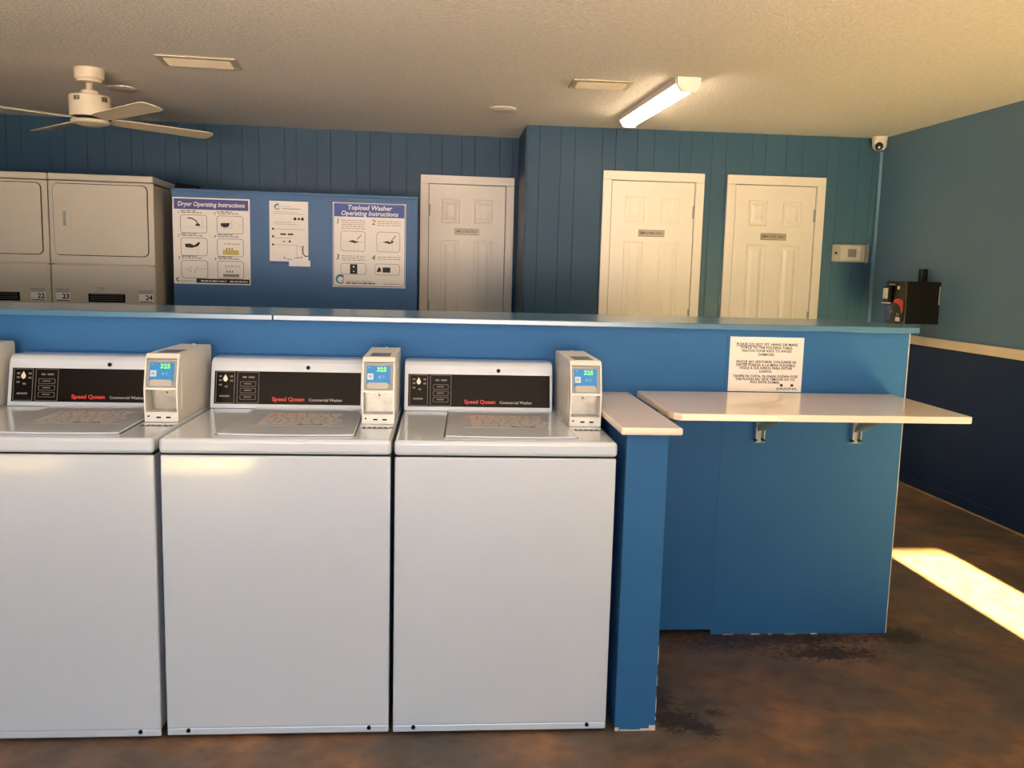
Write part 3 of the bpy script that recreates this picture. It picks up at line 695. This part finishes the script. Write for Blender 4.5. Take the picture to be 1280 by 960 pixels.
for k in range(4):
    pts = [(.09,-.04),(.2,-.052),(RB-.05,-.062),(RB-.012,-.05),(RB,-.02),(RB,.03),(RB-.015,.055),(RB-.05,.062),(.2,.052),(.09,.04)]
    b = prism(new(), pts, -.003,.003, axis='z'); bmesh.ops.transform(b, matrix=Matrix.Rotation(math.radians(-11),4,'X'), verts=b.verts)
    obj('blade', b, FANW, fan, loc=(0,0,-.270), rot=(0,0,A0+k*PI/2))

# ================================================================== RIGHT CORNER
q = on_y(1101,177,BACK_Y-.07)
sc = thing('security_camera', 'white dome security camera in the corner under the ceiling', 'camera', (q.x-.01,BACK_Y-.072,CZ))
obj('mount', lathe(new(), [(.054,-.0005),(.056,-.02),(.054,-.03)]), LAMPB, sc, smooth=35)
obj('shell', lathe(new(), [(.050,-.028),(.053,-.05),(.049,-.075),(.035,-.092),(.012,-.099)]), LAMPB, sc, smooth=35)
dirc = (Vector((0,0,H))-Vector((q.x,BACK_Y-.072,CZ-.07))).normalized()
e0 = Vector((0,0,-.066)); 
obj('lens_hood', cyl(new(), e0+dirc*.026, e0+dirc*.052, .031,.027, bev=.003), BLACK, sc, smooth=35)
obj('lens', cyl(new(), e0+dirc*.051+Vector((0,0,-.010)), e0+dirc*.0545+Vector((0,0,-.010)), .008), mat('lens_glint', srgb(210,205,196), .2), sc)
q = on_y(1104,190,BACK_Y); q2 = on_y(1086.5,401,BACK_Y); cx_ = (q.x+q2.x)/2
cd = thing('cable_duct', 'vertical blue painted cable duct in the back corner', 'cable duct', (cx_-.012,BACK_Y,0))
obj('channel', box(new(), -.016,.016,-.02,-.0006,.06,CZ-.10,.002,1), TEAL, cd); obj('cover_strip', box(new(), -.013,.013,-.0225,-.0205,.06,CZ-.10,.0008,1), TEAL, cd)
obj('joint_clip', box(new(), -.0175,.0175,-.0235,-.0008,1.565,1.60,.001,1), TEAL, cd)
x0,z1 = BW.px(1041,304.5); x1,z0 = BW.px(1083,328.5)
th = thing('thermostat', 'white thermostat in a clear guard box by the corner', 'thermostat', ((x0+x1)/2-.012,BACK_Y,(z0+z1)/2)); hw,hh = (x1-x0)/2,(z1-z0)/2
obj('back_plate', box(new(), -hw+.01,hw-.01,-.006,-.0006,-hh+.006,hh-.006), mat('plate_cream', srgb(196,190,168), .5), th)
obj('unit', box(new(), -.075,.085,-.026,-.0065,-.052,.054,.004), LAMPB, th)
obj('display', box(new(), -.014,.052,-.0275,-.0262,-.03,.03), mat('lcd_grey', srgb(112,106,94), .3), th)
b = new(); box(b,-hw,hw,-.05,-.047,-hh,hh); box(b,-hw,-hw+.003,-.047,-.0006,-hh,hh); box(b,hw-.003,hw,-.047,-.0006,-hh,hh); box(b,-hw+.003,hw-.003,-.047,-.0006,hh-.003,hh); box(b,-hw+.003,hw-.003,-.047,-.0006,-hh,-hh+.003)
obj('guard', b, CLEAR, th)
obj('guard_lock', cyl(new(),(-hw+.018,-.050,-.002),(-hw+.018,-.056,-.002),.009,n=12), BLACK, th)

# payment kiosk on the right wall (local x: 0 = near face, negative = further; -y = into room)
kl = 4.646-5.64
kx = RW.world(kl,0,0)
kk = thing('payment_kiosk', 'black wall-mounted card kiosk with red and blue graphic', 'kiosk', (kx.x,kx.y,1.143), RW.a)
KD, KL, KH = .245,.245,.280
obj('body', box(new(), -KL,0,-KD,-.0006,0,KH,.004), BLACK, kk)
b = new()
box(b,-KL+.004,-.004,-KD-.002,-KD-.0003,.004,KH-.004); face = obj('front_plate', b, BLACKP, kk)
def kprint(name, rects, m, y=-.003):
    b = new()
    for (a,c,z0,z1) in rects: box(b,-KL+a*KL,-KL+c*KL,-KD+y-.0004,-KD+y+.0004,z0*KH,z1*KH)
    return obj(name, b, m, kk)
kprint('blue_graphic', [(.05,.42-.03*abs(k-5),.03+.045*k,.065+.045*k) for k in range(9)], BLUEP)
b = new(); prism(b, [(-KL+u*KL,v*KH) for u,v in ((.42,.50),(.50,.575),(.72,.585),(.90,.54),(.92,.30),(.86,.22),(.80,.38),(.66,.46))], -KD-.0038,-KD-.0028, axis='y'); obj('red_graphic', b, ORANGE, kk)
kprint('sticker', [(.58,.80,.05,.145)], WINK)
kprint('sticker_frame', [(.62,.75,.175,.19),(.62,.75,.225,.24),(.62,.645,.19,.225),(.725,.75,.19,.225)], TINK)
kprint('brand_strip', [(.15,.45,.905,.935)], GREY)
obj('indicator', cyl(new(),(-KL*.36,-KD-.002,KH*.845),(-KL*.36,-KD-.006,KH*.845),.012,n=14), LGREY, kk)
cs = obj('card_slot', box(new(), -KL+.01,-KL+.075,-KD-.028,-KD-.0024,.135,.245,.004), BLACK, kk)
b = new(); box(b,-KL+.012,-KL+.07,-KD-.0305,-KD-.0285,.160,.232); obj('slot_label', b, LGREY, cs)
b = new(); box(b,-KL+.005,-KL+.08,-KD-.034,-KD-.010,.128,.1345); obj('slot_lip', b, WINK, cs)
obj('antenna', box(new(), -.16,-.115,-.075,-.03,KH+.0005,KH+.085,.004), BLACK, kk)
obj('edge_strip', box(new(), .0003,.002,-.012,-.006,.13,.25), LGREY, kk)
b = new(); tube(b, [(-.10,-.19,0),(-.10,-.19,-1.142)], .004); obj('power_cable', b, BLACK, kk)
